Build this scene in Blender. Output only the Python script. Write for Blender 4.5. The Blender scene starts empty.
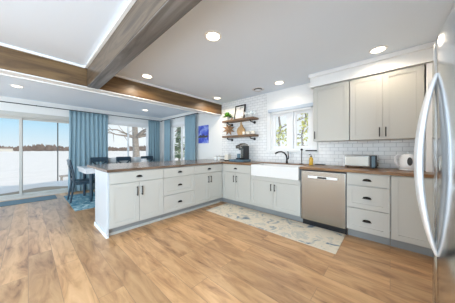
import bpy, bmesh, math, random
from mathutils import Vector, Matrix
random.seed(7)
C = bpy.context.scene.collection
S = bpy.context.scene
PI = math.pi
EYE = 1.176

# ------------------------------------------------------------------ camera
cam_d = bpy.data.cameras.new('camera'); cam = bpy.data.objects.new('camera', cam_d); C.objects.link(cam)
cam.location = (0, 0, EYE); cam.rotation_euler = (PI/2, 0, math.radians(42.1))
cam_d.sensor_fit = 'HORIZONTAL'; cam_d.sensor_width = 36; cam_d.lens = 180/455*36
cam_d.shift_y = -1.5/455; cam_d.clip_start = .02; cam_d.clip_end = 2000
S.camera = cam
# ------------------------------------------------------------------ world / sun / exposure
S.view_settings.view_transform = 'Standard'; S.view_settings.look = 'None'
S.view_settings.gamma = 1; S.view_settings.use_curve_mapping = False
S.view_settings.exposure = 0.12
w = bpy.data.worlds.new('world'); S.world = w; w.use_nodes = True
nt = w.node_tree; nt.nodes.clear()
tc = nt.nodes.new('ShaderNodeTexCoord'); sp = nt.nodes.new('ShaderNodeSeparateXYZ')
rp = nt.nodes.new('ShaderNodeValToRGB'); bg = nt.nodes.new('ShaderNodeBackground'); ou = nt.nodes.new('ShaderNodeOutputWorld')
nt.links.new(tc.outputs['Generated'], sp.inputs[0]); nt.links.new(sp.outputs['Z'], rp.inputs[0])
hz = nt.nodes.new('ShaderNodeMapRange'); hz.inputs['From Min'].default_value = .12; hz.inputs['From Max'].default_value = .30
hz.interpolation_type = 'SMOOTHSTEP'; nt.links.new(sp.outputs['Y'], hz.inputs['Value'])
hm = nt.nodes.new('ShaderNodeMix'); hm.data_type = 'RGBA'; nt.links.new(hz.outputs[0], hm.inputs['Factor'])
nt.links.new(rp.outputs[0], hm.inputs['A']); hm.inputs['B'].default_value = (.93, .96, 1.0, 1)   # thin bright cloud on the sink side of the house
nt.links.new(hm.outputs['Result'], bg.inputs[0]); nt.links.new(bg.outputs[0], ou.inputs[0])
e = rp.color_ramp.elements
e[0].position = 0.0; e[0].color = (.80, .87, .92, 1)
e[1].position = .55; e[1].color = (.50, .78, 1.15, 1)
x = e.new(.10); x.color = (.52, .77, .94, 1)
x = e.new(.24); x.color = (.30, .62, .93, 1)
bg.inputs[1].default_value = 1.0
sd = bpy.data.lights.new('sun', 'SUN'); sd.energy = 2.4; sd.angle = .02; sd.color = (1, .86, .66)
sun = bpy.data.objects.new('sun', sd); C.objects.link(sun)
sun.rotation_euler = Vector((-.75, .15, -.62)).to_track_quat('-Z', 'Y').to_euler()
def area(name, loc, aim, sx, sy, power, col=(1, 1, 1)):
    d = bpy.data.lights.new(name, 'AREA'); d.shape = 'RECTANGLE'; d.size = sx; d.size_y = sy; d.energy = power; d.color = col
    o = bpy.data.objects.new(name, d); C.objects.link(o); o.location = loc
    o.rotation_euler = Vector(aim).to_track_quat('-Z', 'Z').to_euler(); return o
# unseen fill lamps added behind the camera, at made-up wall openings
area('rear_fill', (-4.95, -3.52, 1.35), (.05, 1, .45), 2.7, 1.9, 72, (.80, .91, 1))  # added lamp, brightens the dining side
area('rear_streak_fill', (-2.58, -3.52, 1.2), (0, 1, 0), .34, 1.9, 13, (1, .97, .92))  # narrow lamp added for a streak on the dishwasher door
area('side_fill', (.99, -2.1, 1.35), (-1, .15, .45), 2.5, 1.9, 255, (.64, .83, 1))  # added bluish lamp, brightens kitchen fronts and ceiling

# ------------------------------------------------------------------ helpers
class MB:
    def __init__(s): s.v = []; s.f = []; s.sm = []; s.mi = []; s.m = 0
    def add(s, vs, fs, smooth=False):
        n = len(s.v); s.v += [tuple(p) for p in vs]
        for f in fs: s.f.append([i+n for i in f]); s.sm.append(smooth); s.mi.append(s.m)
        return s
    def box(s, x0, x1, y0, y1, z0, z1, bev=0):
        if x1 < x0: x0, x1 = x1, x0
        if y1 < y0: y0, y1 = y1, y0
        if z1 < z0: z0, z1 = z1, z0
        if bev:
            bm = bmesh.new(); bmesh.ops.create_cube(bm, size=1)
            for v in bm.verts:
                v.co = Vector(((x0+x1)/2+v.co.x*(x1-x0), (y0+y1)/2+v.co.y*(y1-y0), (z0+z1)/2+v.co.z*(z1-z0)))
            bev = min(bev, .45*min(x1-x0, y1-y0, z1-z0))
            bmesh.ops.bevel(bm, geom=bm.edges[:], offset=bev, segments=2, profile=.7, affect='EDGES')
            bm.verts.index_update()
            s.add([v.co for v in bm.verts], [[v.index for v in f.verts] for f in bm.faces]); bm.free(); return s
        return s.add([(x0,y0,z0),(x1,y0,z0),(x1,y1,z0),(x0,y1,z0),(x0,y0,z1),(x1,y0,z1),(x1,y1,z1),(x0,y1,z1)],
                     [(3,2,1,0),(4,5,6,7),(0,1,5,4),(1,2,6,5),(2,3,7,6),(3,0,4,7)])
    def tube(s, path, r, seg=10, flat=None, cap=True):
        path = [Vector(p) for p in path]; n = len(path); rs = r if isinstance(r, (list, tuple)) else [r]*n
        vs = []; up = None
        for i, p in enumerate(path):
            t = (path[min(i+1, n-1)]-path[max(i-1, 0)]).normalized()
            if up is None: up = t.orthogonal().normalized()
            up = (up-t*up.dot(t)).normalized(); sd_ = t.cross(up)
            for k in range(seg):
                a = 2*PI*k/seg; vs.append(p+(up*math.cos(a)+sd_*math.sin(a))*rs[i])
        fs = [[i*seg+k, i*seg+(k+1) % seg, (i+1)*seg+(k+1) % seg, (i+1)*seg+k] for i in range(n-1) for k in range(seg)]
        s.add(vs, fs, True)
        if cap:
            s.add(vs[:seg], [list(range(seg))[::-1]]); s.add(vs[-seg:], [list(range(seg))])
        return s
    def cyl(s, p0, p1, r, r1=None, seg=16): return s.tube([p0, p1], [r, r if r1 is None else r1], seg)
    def lathe(s, prof, c=(0, 0, 0), seg=24, smooth=True):
        vs = [(c[0]+r*math.cos(2*PI*k/seg), c[1]+r*math.sin(2*PI*k/seg), c[2]+z) for r, z in prof for k in range(seg)]
        n = len(prof)
        fs = [[i*seg+k, i*seg+(k+1) % seg, (i+1)*seg+(k+1) % seg, (i+1)*seg+k] for i in range(n-1) for k in range(seg)]
        s.add(vs, fs, smooth)
        s.add(vs[:seg], [list(range(seg))[::-1]]); s.add(vs[-seg:], [list(range(seg))]); return s
    def prism(s, pts, a, b, axis='y'):
        """polygon pts (u,v) extruded from a to b along axis"""
        def P(u, v, t): return {'x': (t, u, v), 'y': (u, t, v), 'z': (u, v, t)}[axis]
        n = len(pts); vs = [P(u, v, a) for u, v in pts]+[P(u, v, b) for u, v in pts]
        return s.add(vs, [list(range(n))[::-1], list(range(n, 2*n))]+[[i, (i+1) % n, n+(i+1) % n, n+i] for i in range(n)])
    def bar(s, p0, p1, wd, th, up=(0, 0, 1)):
        """rectangular bar between two points: wd sideways, th along up"""
        p0 = Vector(p0); p1 = Vector(p1); t = (p1-p0).normalized(); u = Vector(up); sdv = t.cross(u).normalized(); u = sdv.cross(t)
        vs = [p+sdv*a*wd/2+u*b*th/2 for p in (p0, p1) for a, b in ((-1, -1), (1, -1), (1, 1), (-1, 1))]
        return s.add(vs, [(3,2,1,0),(4,5,6,7),(0,1,5,4),(1,2,6,5),(2,3,7,6),(3,0,4,7)])
    def xf(s, M):
        s.v = [tuple(M @ Vector(p)) for p in s.v]; return s
    def build(s, name, mat, parent=None, label=None, loc=None, mods=None):
        me = bpy.data.meshes.new(name); me.from_pydata(s.v, [], s.f)
        me.polygons.foreach_set('use_smooth', s.sm)
        for m in (mat if isinstance(mat, (list, tuple)) else [mat]): me.materials.append(m)
        me.polygons.foreach_set('material_index', s.mi)
        bm = bmesh.new(); bm.from_mesh(me); bmesh.ops.recalc_face_normals(bm, faces=bm.faces[:]); bm.to_mesh(me); bm.free()
        me.update(); o = bpy.data.objects.new(name, me); C.objects.link(o)
        if parent: o.parent = parent
        if loc: o.location = loc
        if label: o['label'] = label
        return o
def tag(o, label, cat, group=None, kind=None):
    o['label'] = label; o['category'] = cat
    if group: o['group'] = group
    if kind: o['kind'] = kind
    return o
def thing(name, label, cat, loc=(0, 0, 0), rz=0, group=None):
    o = bpy.data.objects.new(name, None); C.objects.link(o); o.location = loc; o.rotation_euler = (0, 0, rz)
    o.empty_display_size = .1
    return tag(o, label, cat, group)
def struct(name, mb, mat, label=None, parent=None, cat=None):
    o = mb.build(name, mat, parent); o['kind'] = 'structure'
    if label: o['label'] = label
    if cat: o['category'] = cat
    return o
def dup(root, loc, rz, label, group=None):
    r = root.copy(); C.objects.link(r); r.location = loc; r.rotation_euler = (0, 0, rz); r['label'] = label
    if group: r['group'] = group
    for ch in list(root.children):
        c = ch.copy(); C.objects.link(c); c.parent = r
        for g in ch.children:
            d = g.copy(); C.objects.link(d); d.parent = c
    return r

# ------------------------------------------------------------------ materials
def mat(name, col=(.8, .8, .8), rough=.5, metal=0, spec=.5, emit=None, es=1.0, bump=0, bscale=60, vary=0):
    m = bpy.data.materials.new(name); m.use_nodes = True; n = m.node_tree.nodes; b = n['Principled BSDF']
    b.inputs['Base Color'].default_value = (*col, 1); b.inputs['Roughness'].default_value = rough
    b.inputs['Metallic'].default_value = metal; b.inputs['Specular IOR Level'].default_value = spec
    if emit: b.inputs['Emission Color'].default_value = (*emit, 1); b.inputs['Emission Strength'].default_value = es
    if bump or vary:
        t = n.new('ShaderNodeTexCoord'); no = n.new('ShaderNodeTexNoise'); no.inputs['Scale'].default_value = bscale
        no.inputs['Detail'].default_value = 4; m.node_tree.links.new(t.outputs['Object'], no.inputs['Vector'])
        if bump:
            bu = n.new('ShaderNodeBump'); bu.inputs['Strength'].default_value = bump; bu.inputs['Distance'].default_value = .01
            m.node_tree.links.new(no.outputs['Fac'], bu.inputs['Height']); m.node_tree.links.new(bu.outputs[0], b.inputs['Normal'])
        if vary:
            r = n.new('ShaderNodeValToRGB'); r.color_ramp.elements[0].position = .3; r.color_ramp.elements[1].position = .7
            r.color_ramp.elements[0].color = (*[c*(1-vary) for c in col], 1); r.color_ramp.elements[1].color = (*[min(1, c*(1+vary)) for c in col], 1)
            m.node_tree.links.new(no.outputs['Fac'], r.inputs[0]); m.node_tree.links.new(r.outputs[0], b.inputs['Base Color'])
    return m
def wood(name, cols, scale, rough=.5, detail=8, dist=1.2, bump=.15, spec=.5):
    """cols: list of (pos, rgb); scale: per axis (small = along the grain)"""
    m = bpy.data.materials.new(name); m.use_nodes = True; n = m.node_tree.nodes; L = m.node_tree.links; b = n['Principled BSDF']
    t = n.new('ShaderNodeTexCoord'); mp = n.new('ShaderNodeMapping'); mp.inputs['Scale'].default_value = scale
    no = n.new('ShaderNodeTexNoise'); no.inputs['Scale'].default_value = 1; no.inputs['Detail'].default_value = detail
    no.inputs['Distortion'].default_value = dist; no.inputs['Roughness'].default_value = .6
    r = n.new('ShaderNodeValToRGB'); el = r.color_ramp.elements
    while len(el) < len(cols): el.new(.5)
    for q, (p, c) in zip(el, cols): q.position = p; q.color = (*c, 1)
    L.new(t.outputs['Object'], mp.inputs[0]); L.new(mp.outputs[0], no.inputs['Vector']); L.new(no.outputs['Fac'], r.inputs[0])
    L.new(r.outputs[0], b.inputs['Base Color']); b.inputs['Roughness'].default_value = rough; b.inputs['Specular IOR Level'].default_value = spec
    bu = n.new('ShaderNodeBump'); bu.inputs['Strength'].default_value = bump; bu.inputs['Distance'].default_value = .004
    L.new(no.outputs['Fac'], bu.inputs['Height']); L.new(bu.outputs[0], b.inputs['Normal'])
    return m
M = {}
M['wall'] = mat('warm white wall paint', (.83, .83, .81), .6, bump=.03, bscale=120)
M['ceil'] = mat('white ceiling paint', (.79, .865, .955), .8, bump=.04, bscale=150)
M['shade'] = mat('pale blue grey shade', (.55, .62, .70), .6)
M['trim'] = mat('white trim paint', (.86, .86, .85), .35)
M['cab'] = mat('greige cabinet paint', (.53, .52, .478), .38)
M['toe'] = mat('shade-darkened toe kick and fridge grey', (.29, .295, .29), .45)  # toe kicks: cabinet paint with recess shade painted in; plain grey on fridge
M['bronze'] = mat('dark bronze hardware', (.035, .03, .028), .3, 1.0)
M['iron'] = mat('matte black iron', (.015, .015, .017), .45, .3)
M['black'] = mat('black plastic', (.012, .013, .016), .35)
M['steel'] = mat('brushed stainless steel', (.37, .35, .315), .27, 1)
M['fridge'] = mat('polished stainless door', (.62, .635, .65), .15, 1)
M['handle'] = mat('bright steel handle', (.88, .92, .96), .35, .55)
M['porcelain'] = mat('white fireclay', (.80, .80, .79), .12)
M['plastic_white'] = mat('white plastic', (.85, .85, .86), .25)
M['ceramic'] = mat('cream ceramic', (.85, .80, .70), .25)
M['frame'] = mat('white vinyl frame', (.88, .88, .88), .35)
M['slider'] = mat('putty slider frame', (.55, .54, .50), .4)
M['navy'] = mat('dark navy painted wood', (.018, .045, .072), .35)
M['tabletop'] = mat('white table lacquer', (.75, .77, .80), .2)
M['curtain'] = mat('steel blue curtain fabric', (.26, .385, .45), .85, bump=.1, bscale=300)
M['snow'] = mat('snow', (.80, .715, .655), .75, bump=.25, bscale=1.2, vary=.04)
M['deck'] = wood('weathered deck boards', [(.3, (.26, .18, .11)), (.7, (.42, .32, .22))], (12, 1.5, 8), .7)
M['bark'] = mat('grey bark', (.33, .29, .26), .9, bump=.6, bscale=12, vary=.3)
M['farwood'] = mat('bare winter trees', (.20, .155, .135), .95, bscale=.4, vary=.35)
M['needle'] = mat('pine foliage', (.34, .42, .28), .9, bscale=4, vary=.4)
M['yellow'] = mat('yellow green foliage', (.62, .60, .24), .9, bscale=4, vary=.4)
M['leaf'] = mat('green leaves', (.12, .32, .04), .5, bscale=30, vary=.4)
M['house'] = mat('pale house siding', (.62, .60, .56), .8)
M['roof'] = mat('brown roof shingles', (.28, .22, .2), .9)
M['amber'] = mat('amber soap', (.72, .42, .05), .12)
M['mat'] = mat('slate blue door mat', (.13, .20, .24), .95, bump=.5, bscale=200)
M['frost'] = mat('frosted light lens', (.9, .9, .88), .5, emit=(1, .88, .68), es=4)
M['slot'] = mat('dark vent slot', (.06, .06, .06), .6)
M['tray'] = mat('slate blue tray', (.10, .17, .22), .4)
M['glassy'] = mat('pale clear glassware', (.80, .84, .84), .06)
M['wicker'] = wood('tan wood board', [(.3, (.40, .22, .09)), (.7, (.66, .43, .21))], (30, 6, 6), .5)
M['star'] = wood('brown rustic wood', [(.3, (.16, .08, .035)), (.7, (.42, .25, .13))], (20, 20, 20), .6)
M['shelf'] = wood('rustic brown shelf wood', [(.3, (.11, .06, .032)), (.7, (.28, .17, .095))], (3, 30, 30), .55)
BE = [(.25, (.04, .022, .012)), (.45, (.12, .068, .03)), (.62, (.20, .12, .052)), (.8, (.08, .045, .022))]
BX = [(.28, (.022, .015, .010)), (.42, (.075, .05, .032)), (.56, (.16, .115, .075)), (.70, (.045, .031, .02))]
M['beam_y'] = wood('stained beam wood along y', BE, (9, .9, 9), .38)
M['beam_x'] = wood('stained beam wood along x', BX, (.9, 9, 9), .38, spec=.5)
M['beam_u'] = wood('grey washed wood along x', [(.3, (.07, .06, .052)), (.5, (.17, .155, .14)), (.7, (.28, .265, .25))], (.8, 10, 10), .3, spec=.7)
CT = [(.3, (.10, .045, .016)), (.5, (.22, .11, .042)), (.7, (.36, .20, .085))]
CY = [(.3, (.07, .045, .03)), (.5, (.17, .11, .075)), (.7, (.29, .20, .14))]
M['ctop_x'] = wood('butcher block along x', CT, (2.5, 34, 34), .3, dist=.5, bump=.05)
M['ctop_y'] = wood('butcher block along y', CY, (34, 2.5, 34), .2, dist=.5, bump=.04, spec=.8)

def m_floor():
    m = bpy.data.materials.new('honey oak plank floor'); m.use_nodes = True; n = m.node_tree.nodes; L = m.node_tree.links; b = n['Principled BSDF']
    t = n.new('ShaderNodeTexCoord'); br = n.new('ShaderNodeTexBrick')
    br.inputs['Scale'].default_value = 1; br.inputs['Brick Width'].default_value = 1.25; br.inputs['Row Height'].default_value = .185
    br.inputs['Mortar Size'].default_value = .0016; br.inputs['Mortar Smooth'].default_value = .2; br.inputs['Bias'].default_value = 0
    br.offset = .37; br.inputs['Color1'].default_value = (0, 0, 0, 1); br.inputs['Color2'].default_value = (1, 1, 1, 1); br.inputs['Mortar'].default_value = (.5, .5, .5, 1)
    L.new(t.outputs['Object'], br.inputs['Vector'])
    mp = n.new('ShaderNodeMapping'); mp.inputs['Scale'].default_value = (2.2, 11, 1)
    # shift the grain per plank
    ad = n.new('ShaderNodeVectorMath'); ad.operation = 'MULTIPLY_ADD'; ad.inputs[1].default_value = (7, 3, 5)
    L.new(br.outputs['Color'], ad.inputs[0]); L.new(t.outputs['Object'], mp.inputs[0]); L.new(mp.outputs[0], ad.inputs[2])
    no = n.new('ShaderNodeTexNoise'); no.inputs['Scale'].default_value = 1; no.inputs['Detail'].default_value = 9; no.inputs['Roughness'].default_value = .62; no.inputs['Distortion'].default_value = .7
    L.new(ad.outputs[0], no.inputs['Vector'])
    r = n.new('ShaderNodeValToRGB'); el = r.color_ramp.elements; el.new(.5); el.new(.6)
    for q, (p, c) in zip(el, [(.29, (.20, .095, .042)), (.40, (.44, .235, .105)), (.56, (.62, .365, .175)), (.78, (.72, .46, .245))]): q.position = p; q.color = (*c, 1)
    L.new(no.outputs['Fac'], r.inputs[0])
    hv = n.new('ShaderNodeMapRange'); hv.inputs['To Min'].default_value = .80; hv.inputs['To Max'].default_value = 1.08
    L.new(br.outputs['Color'], hv.inputs['Value'])
    mx = n.new('ShaderNodeVectorMath'); mx.operation = 'SCALE'; L.new(r.outputs[0], mx.inputs[0]); L.new(hv.outputs[0], mx.inputs['Scale'])
    mm = n.new('ShaderNodeMix'); mm.data_type = 'RGBA'; L.new(br.outputs['Fac'], mm.inputs['Factor']); L.new(mx.outputs[0], mm.inputs['A']); mm.inputs['B'].default_value = (.27, .165, .09, 1)
    L.new(mm.outputs['Result'], b.inputs['Base Color']); b.inputs['Roughness'].default_value = .32; b.inputs['Specular IOR Level'].default_value = .7
    bu = n.new('ShaderNodeBump'); bu.inputs['Strength'].default_value = .08; bu.inputs['Distance'].default_value = .003
    L.new(no.outputs['Fac'], bu.inputs['Height']); L.new(bu.outputs[0], b.inputs['Normal']); return m
M['floor'] = m_floor()
def m_tile():
    m = bpy.data.materials.new('glossy white subway tile'); m.use_nodes = True; n = m.node_tree.nodes; L = m.node_tree.links; b = n['Principled BSDF']
    t = n.new('ShaderNodeTexCoord'); s_ = n.new('ShaderNodeSeparateXYZ'); c = n.new('ShaderNodeCombineXYZ'); br = n.new('ShaderNodeTexBrick')
    L.new(t.outputs['Object'], s_.inputs[0]); L.new(s_.outputs['X'], c.inputs['X']); L.new(s_.outputs['Z'], c.inputs['Y']); L.new(c.outputs[0], br.inputs['Vector'])
    br.inputs['Scale'].default_value = 1; br.inputs['Brick Width'].default_value = .128; br.inputs['Row Height'].default_value = .061
    br.inputs['Mortar Size'].default_value = .0035; br.inputs['Mortar Smooth'].default_value = .3
    br.inputs['Color1'].default_value = (.82, .82, .81, 1); br.inputs['Color2'].default_value = (.87, .87, .86, 1); br.inputs['Mortar'].default_value = (.55, .55, .55, 1)
    L.new(br.outputs['Color'], b.inputs['Base Color']); b.inputs['Roughness'].default_value = .13
    no = n.new('ShaderNodeTexNoise'); no.inputs['Scale'].default_value = 22
    L.new(t.outputs['Object'], no.inputs['Vector'])
    su = n.new('ShaderNodeMath'); su.operation = 'MULTIPLY_ADD'; su.inputs[1].default_value = -1
    L.new(br.outputs['Fac'], su.inputs[0]); L.new(no.outputs['Fac'], su.inputs[2])
    bu = n.new('ShaderNodeBump'); bu.inputs['Strength'].default_value = .35; bu.inputs['Distance'].default_value = .003
    L.new(su.outputs[0], bu.inputs['Height']); L.new(bu.outputs[0], b.inputs['Normal']); return m
M['tile'] = m_tile()
def m_rug(name, stops, scale, dist):
    m = bpy.data.materials.new(name); m.use_nodes = True; n = m.node_tree.nodes; L = m.node_tree.links; b = n['Principled BSDF']
    t = n.new('ShaderNodeTexCoord'); no = n.new('ShaderNodeTexNoise'); no.inputs['Scale'].default_value = scale; no.inputs['Detail'].default_value = 7
    no.inputs['Roughness'].default_value = .62; no.inputs['Distortion'].default_value = dist
    L.new(t.outputs['Object'], no.inputs['Vector']); r = n.new('ShaderNodeValToRGB'); el = r.color_ramp.elements
    while len(el) < len(stops): el.new(.5)
    for q, (p, c) in zip(el, stops): q.position = p; q.color = (*c, 1)
    L.new(no.outputs['Fac'], r.inputs[0]); L.new(r.outputs[0], b.inputs['Base Color']); b.inputs['Roughness'].default_value = .95
    b.inputs['Specular IOR Level'].default_value = .1
    return m
M['runner'] = m_rug('cream and blue distressed rug', [(.34, (.13, .18, .24)), (.39, (.36, .40, .41)), (.45, (.68, .62, .51)), (.55, (.74, .67, .55)), (.60, (.50, .51, .47)), (.67, (.72, .65, .53))], 4.6, .9)
M['bluerug'] = m_rug('blue mottled rug', [(.32, (.05, .16, .24)), (.5, (.14, .30, .38)), (.66, (.45, .60, .64))], 5, 2)
def m_glass():
    m = bpy.data.materials.new('clear window glass'); m.use_nodes = True; n = m.node_tree.nodes; L = m.node_tree.links
    n.remove(n['Principled BSDF']); o = n['Material Output']; tr = n.new('ShaderNodeBsdfTransparent'); tr.inputs[0].default_value = (.96, .98, .98, 1)
    g = n.new('ShaderNodeBsdfGlossy'); g.inputs['Roughness'].default_value = .02; lw = n.new('ShaderNodeLayerWeight'); pw = n.new('ShaderNodeMath'); pw.operation = 'POWER'; pw.inputs[1].default_value = 4
    L.new(lw.outputs['Facing'], pw.inputs[0]); fr = n.new('ShaderNodeMath'); fr.operation = 'MULTIPLY_ADD'; fr.inputs[1].default_value = .4; fr.inputs[2].default_value = .015; L.new(pw.outputs[0], fr.inputs[0])
    mx = n.new('ShaderNodeMixShader'); L.new(fr.outputs[0], mx.inputs[0]); L.new(tr.outputs[0], mx.inputs[1]); L.new(g.outputs[0], mx.inputs[2]); L.new(mx.outputs[0], o.inputs[0]); return m
M['glass'] = m_glass()
def m_paint():
    m = bpy.data.materials.new('blue night print'); m.use_nodes = True; n = m.node_tree.nodes; L = m.node_tree.links; b = n['Principled BSDF']
    t = n.new('ShaderNodeTexCoord'); no = n.new('ShaderNodeTexNoise'); no.inputs['Scale'].default_value = 6; no.inputs['Detail'].default_value = 5
    L.new(t.outputs['Object'], no.inputs['Vector']); r = n.new('ShaderNodeValToRGB'); el = r.color_ramp.elements; el.new(.5)
    for q, (p, c) in zip(el, [(.3, (.02, .025, .30)), (.5, (.07, .12, .62)), (.68, (.45, .55, .88))]): q.position = p; q.color = (*c, 1)
    L.new(no.outputs['Fac'], r.inputs[0]); L.new(r.outputs[0], b.inputs['Base Color']); b.inputs['Roughness'].default_value = .4; return m
M['paint'] = m_paint()
def m_print():
    m = bpy.data.materials.new('pale print'); m.use_nodes = True; n = m.node_tree.nodes; L = m.node_tree.links; b = n['Principled BSDF']
    t = n.new('ShaderNodeTexCoord'); no = n.new('ShaderNodeTexNoise'); no.inputs['Scale'].default_value = 25
    L.new(t.outputs['Object'], no.inputs['Vector']); r = n.new('ShaderNodeValToRGB'); el = r.color_ramp.elements
    el[0].position = .35; el[0].color = (.30, .32, .32, 1); el[1].position = .5; el[1].color = (.74, .73, .70, 1)
    L.new(no.outputs['Fac'], r.inputs[0]); L.new(r.outputs[0], b.inputs['Base Color']); return m
M['print'] = m_print()

# ------------------------------------------------------------------ room shell
XL, XR, YF, YN, ZC = -6.64, 1.05, 3.50, -3.6, 2.42
struct('floor', MB().box(XL-.12, XR+.12, YN-.12, YF+.12, -.12, 0), M['floor'], 'honey oak plank floor', cat='floor')
struct('ceiling', MB().box(XL-.12, XR+.12, YN-.12, YF+.12, ZC, ZC+.15), M['ceil'], 'flat white ceiling', cat='ceiling')
def holed(mb, a0, a1, z0, z1, holes, t0, t1, axis):
    """wall running along axis from a0 to a1, thickness t0..t1, with rectangular holes (a,b,za,zb)"""
    def bx(p, q, r, s_):
        if q-p < 1e-4 or s_-r < 1e-4: return
        if axis == 'x': mb.box(p, q, t0, t1, r, s_)
        else: mb.box(t0, t1, p, q, r, s_)
    cur = a0
    for (p, q, r, s_) in sorted(holes):
        bx(cur, p, z0, z1); bx(p, q, z0, r); bx(p, q, s_, z1); cur = q
    bx(cur, a1, z0, z1); return mb
SL = (-1.06, .86, .03, 2.0)          # sliding door opening (y0,y1,z0,z1) in left wall
W1 = (1.62, 3.00, .86, 2.06)         # dining window in left wall
W2 = (-5.92, -4.80, .62, 2.05)       # dining window in far wall (x)
W3 = (-1.90, -1.06, 1.17, 1.97)      # kitchen window over the sink (x)
struct('wall_left', holed(MB(), YN-.12, YF+.12, 0, ZC, [SL, W1], XL-.12, XL, 'y'), M['wall'], 'white wall with sliding door and dining window', cat='wall')
struct('wall_far', holed(MB(), XL, XR+.12, 0, ZC, [W2, W3], YF, YF+.12, 'x'), M['wall'], 'white wall behind the sink and dining corner', cat='wall')
struct('wall_near', holed(MB(), XL, XR+.12, 0, ZC, [(-6.35, -3.55, .35, 2.35), (-2.78, -2.38, .2, 2.2)], YN-.12, YN, 'x'), M['wall'], 'white wall behind the camera', cat='wall')
struct('wall_right', holed(MB(), YN-.12, 1.96, 0, ZC, [(-3.4, -.8, .35, 2.35)], XR, XR+.12, 'y').box(.42, XR+.12, 1.96, YF, 0, ZC), M['wall'], 'white wall beside the refrigerator', cat='wall')
# tile on the sink wall (two thicknesses of nothing else behind it)
tl = MB(); holed(tl, -3.36, .418, .915, ZC-.001, [(-2.0, -.93, 1.12, ZC-.001)], YF-.009, YF, 'x')
o = struct('backsplash', tl, M['tile'], 'white glossy subway tile on the sink wall', cat='backsplash')
# white panelled header over the kitchen window
hd = MB().box(-1.995, -.935, YF-.014, YF, W3[3]+.075, 2.205, .003).box(-1.995, -.935, YF-.014, YF, 2.209, ZC-.002, .003)
struct('trim_1', hd, M['trim'], 'white panelled board above the kitchen window', cat='trim')
# casing round the kitchen window
cs = MB().box(-1.985, W3[0], YF-.022, YF, W3[2]-.05, W3[3]+.07, .003).box(W3[1], W3[1]+.085, YF-.022, YF, W3[2]-.05, W3[3]+.07, .003)
cs.box(W3[0], W3[1], YF-.022, YF, W3[3], W3[3]+.07, .003).box(-1.99, W3[1]+.09, YF-.05, YF, W3[2]-.03, W3[2], .004)
struct('trim_2', cs, M['trim'], 'white casing and sill of the kitchen window', cat='trim')
# beams
def beam(name, bx, m, lab):
    return tag(MB().box(*bx, .006).build(name, m), lab, 'beam', kind='structure')
beam('trim_3', (-3.53, -3.37, YN, YF-.002, 2.125, ZC), M['beam_y'], 'dark stained ceiling beam between kitchen and dining area')
beam('trim_4', (-3.368, XR, .59, .735, 2.125, ZC), M['beam_x'], 'weathered brown ceiling beam running overhead')
struct('trim_7', MB().box(-3.366, XR, .592, .733, 2.117, 2.1245, .002), M['beam_u'], 'grey washed board under the overhead beam', cat='trim')
tr = MB()
for (a, b) in ((-3.369, -3.345), (-3.555, -3.531)):
    if a > -3.5: tr.box(a, b, .765, YF-.012, ZC-.03, ZC-.001); tr.box(a, b, YN, .56, ZC-.03, ZC-.001)
    else: tr.box(a, b, YN, YF-.002, ZC-.03, ZC-.001)
tr.box(-3.345, XR, .56, .589, ZC-.03, ZC-.001); tr.box(-3.345, XR, .736, .765, ZC-.03, ZC-.001)
struct('trim_5', tr, M['trim'], 'thin white moulding along the beams', cat='trim')
tb = MB().box(-3.550, -3.532, YN, YF-.002, 2.10, 2.145).box(-3.53, -3.37, YN, YF-.002, 2.112, 2.124)
struct('trim_6', tb, M['trim'], 'white board under the dining beam', cat='trim')
# baseboards
struct('baseboard_left', MB().box(XL, XL+.014, .94, YF, 0, .11, .003).box(XL, XL+.014, YN, -1.14, 0, .11, .003), M['trim'], 'white baseboard under the dining window', cat='baseboard')
struct('baseboard_far', MB().box(XL+.016, -3.46, YF-.014, YF, 0, .11, .003), M['trim'], 'white baseboard of the dining corner', cat='baseboard')

# windows: frame + sashes + panes
def window(name, lab, along, a0, a1, z0, z1, w0, out, mull=.5, casing=True, fm=None, post=0):
    """opening a0..a1 on a wall whose inner face is at w0; out=+1/-1 is the outward direction"""
    fm = fm or M['frame']
    def bx(mb, p, q, t0, t1, r, s_, bev=.003):
        t0, t1 = w0+out*t0, w0+out*t1
        if along == 'x': mb.box(p, q, t0, t1, r, s_, bev)
        else: mb.box(t0, t1, p, q, r, s_, bev)
    f = MB()
    bx(f, a0+.001, a0+.03, .005, .115, z0+.001, z1-.001); bx(f, a1-.03, a1-.001, .005, .115, z0+.001, z1-.001)
    bx(f, a0+.03, a1-.03, .005, .115, z0+.001, z0+.03); bx(f, a0+.03, a1-.03, .005, .115, z1-.03, z1-.001)
    if casing:
        bx(f, a0-.07, a0, -.02, -.001, z0-.07, z1+.09); bx(f, a1, a1+.07, -.02, -.001, z0-.07, z1+.09)
        bx(f, a0, a1, -.02, -.001, z1, z1+.09); bx(f, a0, a1, -.02, -.001, z0-.07, z0)
    m = a0+(a1-a0)*mull
    if post: bx(f, m-post, m+post, .0, .115, z0+.03, z1-.03)
    root = struct(name, f, fm, lab, cat='window')
    for k, (p, q) in enumerate(((a0+.031, m-post-.001 if post else m+.02), (m+post+.001 if post else m-.02, a1-.031))):
        t = .03+(0 if post else .035)*k
        s_ = MB(); wd = .056 if post else .050 if along == 'y' and a0 < 0 else .036
        bx(s_, p, p+wd, t, t+.03, z0+.031, z1-.031); bx(s_, q-wd, q, t, t+.03, z0+.031, z1-.031)
        bx(s_, p+wd, q-wd, t, t+.03, z0+.031, z0+.031+wd); bx(s_, p+wd, q-wd, t, t+.03, z1-.031-wd, z1-.031)
        so = s_.build('sash', fm, root)
        g = MB(); bx(g, p+wd-.004, q-wd+.004, t+.012, t+.018, z0+.027+wd, z1-.027-wd, 0); g.build('pane', M['glass'], so)
    return root
window('window_1', 'white two-pane dining window on the left wall', 'y', W1[0], W1[1], W1[2], W1[3], XL, -1, .5)
window('window_2', 'white dining window between the corner curtains', 'x', W2[0], W2[1], W2[2], W2[3], YF, 1, .52)
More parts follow.
